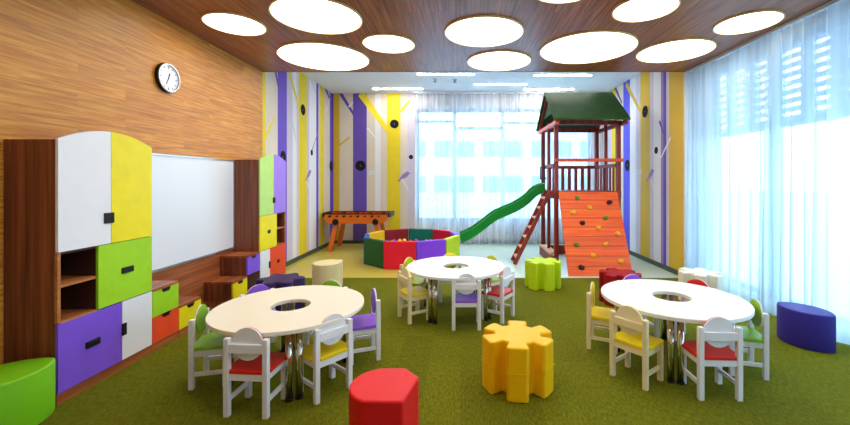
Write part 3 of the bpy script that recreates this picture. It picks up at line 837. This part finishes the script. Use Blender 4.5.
# ------------------------------------------------------------------ table football
t = thing('football_table', 'orange table football table on splayed legs in the left back corner', 'football table', (-2.12, 7.98, 0.002))
def rrect(hx, hy, r, n=6):
    pts = []
    for cx, cy, a0 in ((hx-r,hy-r,0),(-hx+r,hy-r,90),(-hx+r,-hy+r,180),(hx-r,-hy+r,270)):
        for i in range(n+1):
            a = R(a0+90*i/n); pts.append((cx+r*math.cos(a), cy+r*math.sin(a)))
    return pts
def rrect_xz(hx, z0, z1, r, y0, y1, name, mat):
    n = 6; pts = []
    for cx, cz, a0 in ((hx-.03,z1-.03,0),(-hx+.03,z1-.03,90),(-hx+r,z0+r,180),(hx-r,z0+r,270)):
        rr = .03 if a0 < 180 else r
        for i in range(n+1):
            a = R(a0+90*i/n); pts.append((cx+rr*math.cos(a), cz+rr*math.sin(a)))
    N = len(pts)
    return MB().add([(a, y0, z) for a, z in pts]+[(a, y1, z) for a, z in pts], [(i,(i+1)%N,N+(i+1)%N,N+i) for i in range(N)]+[tuple(range(N)),tuple(range(N,2*N))]).obj(name, mat, t)
rrect_xz(.63, .55, .735, .12, -.30, -.275, 'front_panel', M['foos'])
rrect_xz(.63, .55, .735, .12, .275, .30, 'back_panel', M['foos'])
for s in (-1, 1):
    MB().box(s*.60-.012, s*.60+.012, -.275, .275, .60, .73).obj('end_panel', M['foos'], t)
    MB().add([(s*.66+.045*math.cos(2*PI*i/16), .0+.3*math.sin(2*PI*i/16), z) for z in (.68,.765) for i in range(16)], [(i,(i+1)%16,16+(i+1)%16,16+i) for i in range(16)]+[tuple(range(16)),tuple(range(16,32))]).obj('end_bumper', M['black'], t)
MB().box(-.588,.588,-.275,.275,.62,.64).obj('pitch', M['pitch'], t)
rm = MB(); rm.box(-.63,.63,-.31,-.265,.736,.756); rm.box(-.63,.63,.265,.31,.736,.756)
rm.obj('rim', M['black'], t)
for i in range(8):
    x = -.49+i*.14
    rod = MB().tube((x,-.36,.705),(x,.36,.705),.007, n=8).obj('rod', M['chrome'], t)
    s = -1 if i % 2 == 0 else 1
    MB().tube((x,-.42,.705),(x,-.33,.705),.02 if s < 0 else .014, n=10).obj('handle', M['black'], rod)
    for k in (-.15, 0, .15):
        MB().box(x-.012,x+.012,k-.016,k+.016,.655,.75).obj('player', M['v_red'] if s < 0 else M['black'], rod)
for sx in (-1, 1):
    for sy in (-1, 1):
        a = Vector((sx*.40, sy*.24, .56)); b = Vector((sx*.52, sy*.30, 0.0))
        lg = MB().beam(a, b, .085, .06, up=(0,1,0)).obj('leg', M['foos_leg'], t)
        MB().tube((sx*.40, sy*.312-.02, .585), (sx*.40, sy*.312+.02, .585), .06, n=18).obj('joint_cover', M['black'], lg)

# ------------------------------------------------------------------ play tower
t = thing('play_tower', 'red timber play tower with green roof, slide, ladder and climbing ramp', 'play tower', (0,0,0.002))
TXL, TXR, TF, TR_, TM = 1.575, 2.60, 6.32, 7.33, 6.86
pw = .034
for x in (TXL, TXR):
    for y, top in ((TF, 2.41), (TM, 2.44), (TR_, 2.41)):
        q = pw if y != TM else .024
        MB().box(x-q, x+q, y-q, y+q, 0, top).obj('post', M['red_wood'], t, bevel=.004)
PZ = 1.24
mb = MB()
for i in range(7):
    y = TF+.035+i*.1345; mb.box(TXL-.03, TXR+.03, y, y+.124, PZ-.03, PZ)
mb.box(TXL-.03,TXR+.03,TF-.05,TF-.034,PZ-.12,PZ); mb.box(TXL-.03,TXR+.03,TR_+.034,TR_+.05,PZ-.12,PZ)
mb.box(TXL-.05,TXL-.034,TF,TR_,PZ-.12,PZ); mb.box(TXR+.034,TXR+.05,TF,TR_,PZ-.12,PZ)
mb.obj('platform', M['red_wood'], t)
# roof
ex0, ex1, ef, er, ez, rz, rY = 1.48, 2.70, 6.08, 7.52, 2.385, 2.955, 6.80
for s, ye in ((-1, ef), (1, er)):
    th = .035
    a, b = Vector((ex0, ye, ez)), Vector((ex1, ye, ez)); c, d = Vector((ex1, rY, rz)), Vector((ex0, rY, rz))
    u = Vector((0,0,th))
    MB().add([a,b,c,d,a+u,b+u,c+u,d+u], [(0,1,2,3),(4,7,6,5),(0,4,5,1),(1,5,6,2),(2,6,7,3),(3,7,4,0)]).obj('roof_panel', M['roof'], t)
for x in (ex0+.06, ex1-.06):
    for ye in (ef, er):
        MB().beam((x, ye+.02*(1 if ye < rY else -1), ez-.02), (x, rY, rz-.035), .04, .06).obj('rafter', M['red_wood'], t)
    # gable cladding under the rafters
    xx = x+(.03 if x < 2 else -.03)
    MB().add([(xx-.008, ef+.28, ez+.19), (xx-.008, er-.28, ez+.19), (xx-.008, rY, rz-.06), (xx+.008, ef+.28, ez+.19), (xx+.008, er-.28, ez+.19), (xx+.008, rY, rz-.06)],
             [(0,1,2),(5,4,3),(0,3,4,1),(1,4,5,2),(2,5,3,0)]).obj('gable_board', M['roof'], t)
    MB().box(x-.03, x+.03, ef+.03, er-.03, ez-.06, ez-.0).obj('tie_beam', M['bar_wood'] if x < 2 else M['red_wood'], t)  # left beam gets a brighter red: light on it put into the colour
for y in (TF, TR_):
    MB().box(TXL-.05, TXR+.05, y-.02, y+.02, ez-.045, ez+.03).obj('cross_beam', M['red_wood'], t)
# railings
MB().box(TXL-.03, TXR+.07, TF-.062, TF-.036, 1.728, 1.782).obj('front_rail', M['bar_wood'], t, bevel=.004)
MB().box(TXL-.03, TXR+.03, TR_-.055, TR_-.036, 1.64, 1.70).obj('rail', M['red_wood'], t)
for i in range(7):
    x = TXL+.12+i*.125; MB().box(x-.03, x+.03, TR_-.036, TR_-.018, PZ, 1.68).obj('baluster', M['red_wood'], t)
MB().box(TXR-.055, TXR-.036, TF, TR_, 1.64, 1.70).obj('rail', M['red_wood'], t)
for i in range(6):
    y = TF+.13+i*.145; MB().box(TXR-.036, TXR-.018, y-.03, y+.03, PZ, 1.68).obj('baluster', M['red_wood'], t)
MB().box(TXL-.055, TXL-.036, TF-.02, TM+.02, 1.64, 1.70).obj('rail', M['red_wood'], t)
for y in (TF+.10, TF+.42): MB().box(TXL-.036, TXL-.018, y-.03, y+.03, PZ, 1.66).obj('baluster', M['red_wood'], t)
# grab handles at the ladder opening
for y in (TM+.06, TR_-.06):
    MB().tube((TXL-.06,y,1.44),(TXL-.06,y,1.68),.012,n=10).tube((TXL-.06,y,1.46),(TXL-.03,y,1.46),.010,n=8).tube((TXL-.06,y,1.66),(TXL-.03,y,1.66),.010,n=8).obj('grab_handle', M['black'], t)
# base beams
MB().box(TXL-.06, TXL-.034, TF-.02, TR_+.05, 0, .17).obj('base_beam', M['red_wood'], t)
MB().box(TXL-.075, TXL+.06, TF+.12, TR_-.08, .17, .205).obj('lit_beam_top', M['pale_and_lit_wood'], t)  # pale board paints the lit top of the base beam
MB().box(TXR+.034, TXR+.06, TF-.02, TR_+.05, 0, .17).obj('base_beam', M['red_wood'], t)
MB().box(TXL, TXR, TR_+.034, TR_+.06, 0, .17).obj('base_beam', M['red_wood'], t)
# climbing ramp
rb, rt = Vector((0, 5.65, 0.0)), Vector((0, 6.235, 1.235))
rxl, rxr = 1.595, 2.55
dr = (rt-rb).normalized(); nr = Vector((0, -dr.z, dr.y))
mb = MB(); NP = 9
L = (rt-rb).length
def rampP(x, s, off): q = rb+dr*s+nr*off; return Vector((x, q.y, q.z))
for i in range(NP):
    s0, s1 = L*i/NP+.002, L*(i+1)/NP-.002
    vs = [rampP(rxl,s0,0),rampP(rxr,s0,0),rampP(rxr,s1,0),rampP(rxl,s1,0),rampP(rxl,s0,-.025),rampP(rxr,s0,-.025),rampP(rxr,s1,-.025),rampP(rxl,s1,-.025)]
    mb.add(vs, [(0,1,2,3),(4,7,6,5),(0,4,5,1),(1,5,6,2),(2,6,7,3),(3,7,4,0)])
for x in (rxl+.04, rxr-.04):
    vs = [rampP(x-.025,0.03,-.0255),rampP(x+.025,0.03,-.0255),rampP(x+.025,L,-.0255),rampP(x-.025,L,-.0255),rampP(x-.025,0.06,-.085),rampP(x+.025,0.06,-.085),rampP(x+.025,L-.02,-.085),rampP(x-.025,L-.02,-.085)]
    mb.add(vs, [(0,1,2,3),(4,7,6,5),(0,4,5,1),(1,5,6,2),(2,6,7,3),(3,7,4,0)])
ramp = mb.obj('climbing_ramp', M['orange_wood'], t)
for u, v, c in ((235,147,'g'),(332,160,'b'),(222,191,'y'),(272,176,'y'),(320,207,'g'),(250,222,'b'),(298,237,'y'),(357,255,'y'),(232,288,'g'),(321,287,'y'),(282,321,'y'),(367,339,'y'),(247,357,'b')):
    pu, pv = 500+u/3.036, 150+v/3.036
    # intersect the sight line with the ramp plane to find where the hold is bolted on
    d = Vector(((pu-CU)/F, 1, -(pv-CV)/F)); o_ = Vector((0,0,CZ))
    k = (rb-o_).dot(nr)/d.dot(nr); p = o_+d*k
    h = MB()
    h.sphere((0,0,0), .042, 10, 8, (1.0+.25*random.random(), .9, .75))
    ho = h.obj('climbing_hold', M['hold_'+c], ramp, loc=tuple(p+nr*.008))
    ho.rotation_euler = (R(65), random.uniform(-.5,.5), 0)
    ho['label'] = {'g':'green','b':'black','y':'yellow'}[c]+' climbing hold'
# ladder
mb = MB()
lb_, lt = (.905, 0.0), (1.50, 1.235)
for y in (6.43, 6.75):
    a = Vector((lb_[0], y, .01)); b = Vector((lt[0], y, lt[1]))
    mb.beam(a, b, .035, .062, up=(0,0,1))
lad = mb.obj('ladder', M['red_wood'], t)
for i in range(7):
    f = (i+.7)/7.4
    x = lb_[0]+(lt[0]-lb_[0])*f; z_ = lt[1]*f
    MB().box(x-.035, x+.035, 6.445, 6.735, z_-.015, z_+.015).obj('rung', M['pale_and_lit_wood'], lad)
# slide: wavy chute towards the ball pit
def px(u, v, Y): return ((u-CU)*Y/F, vZ(v, Y))
prof = [(546,192.5),(541,194),(536,197),(528,204.5),(518,211),(506,216.5),(496,221),(486,228.5),(476,236),(468,240.5),(461.5,243.2)]
SY0, SY1 = 6.91, 7.27
pts2 = [px(u, v, SY0) for u, v in prof]
# resample with Catmull-Rom
sm = []
for i in range(len(pts2)-1):
    p0 = Vector(pts2[max(i-1,0)]); p1 = Vector(pts2[i]); p2 = Vector(pts2[i+1]); p3 = Vector(pts2[min(i+2,len(pts2)-1)])
    for k in range(5):
        s = k/5
        sm.append(0.5*((2*p1)+(-p0+p2)*s+(2*p0-5*p1+4*p2-p3)*s*s+(-p0+3*p1-3*p2+p3)*s**3))
sm.append(Vector(pts2[-1]))
SH = .165; tk = .022
sec = [(SY0,0),(SY0,SH),(SY0+tk,SH+.012),(SY0+2*tk,SH),(SY0+2*tk,.05),(SY0+.09,.03),(SY1-.09,.03),(SY1-2*tk,.05),(SY1-2*tk,SH),(SY1-tk,SH+.012),(SY1,SH),(SY1,0)]
vs = []; fs = []; K = len(sec)
for i, p in enumerate(sm):
    d = (sm[min(i+1,len(sm)-1)]-sm[max(i-1,0)]).normalized(); nn = Vector((d.y, -d.x))
    if nn.y < 0: nn = -nn
    for y, h in sec: vs.append((p.x+nn.x*h*.6, y, p.y+nn.y*h))
for i in range(len(sm)-1):
    for k in range(K): fs.append((i*K+k, i*K+(k+1)%K, (i+1)*K+(k+1)%K, (i+1)*K+k))
fs.append(tuple(range(K))); fs.append(tuple(range((len(sm)-1)*K, len(sm)*K)))
MB().add(vs, fs, 0, False).obj('slide', M['slide'], t)

# ------------------------------------------------------------------ light
w = bpy.data.worlds.new('World'); SC.world = w; w.use_nodes = True
nt = w.node_tree; nt.nodes.clear()
bg_ = nt.nodes.new('ShaderNodeBackground'); ou = nt.nodes.new('ShaderNodeOutputWorld')
tc = nt.nodes.new('ShaderNodeTexCoord'); sp = nt.nodes.new('ShaderNodeSeparateXYZ'); cr = nt.nodes.new('ShaderNodeValToRGB')
nt.links.new(tc.outputs['Generated'], sp.inputs[0]); nt.links.new(sp.outputs['Z'], cr.inputs[0])
cr.color_ramp.elements[0].position = 0.0; cr.color_ramp.elements[0].color = (0.80, 0.94, 1.0, 1)
cr.color_ramp.elements[1].position = 0.55; cr.color_ramp.elements[1].color = (0.42, 0.72, 1.0, 1)
nt.links.new(cr.outputs[0], bg_.inputs[0]); bg_.inputs[1].default_value = 5.0
nt.links.new(bg_.outputs[0], ou.inputs[0])
def area(name, loc, rot, sx, sy, power, col):
    l = bpy.data.lights.new(name, 'AREA'); l.shape = 'RECTANGLE'; l.size = sx; l.size_y = sy; l.energy = power; l.color = col
    o = bpy.data.objects.new(name, l); COL.objects.link(o); o.location = loc; o.rotation_euler = rot
    return o
# daylight entering by the two windows
#area('daylight_right', (XW+0.3, 2.1, 1.4), (0, R(90), 0), 2.6, 6.0, 230, (.82,.93,1.0))
#area('daylight_back', (.9, YB+0.35, 1.75), (R(-90), 0, 0), 3.6, 2.4, 110, (.85,.94,1.0))

# ------------------------------------------------------------------ camera
cam = bpy.data.cameras.new('camera'); co = bpy.data.objects.new('camera', cam); COL.objects.link(co)
co.location = (0, 0, CZ); co.rotation_euler = (PI/2, 0, 0)
cam.sensor_width = 36; cam.lens = F/850*36
cam.shift_x = -(CU-425)/850; cam.shift_y = -(212.5-CV)/850
cam.clip_start = .05
SC.camera = co
SC.view_settings.view_transform = 'Standard'
SC.view_settings.exposure = 0.36
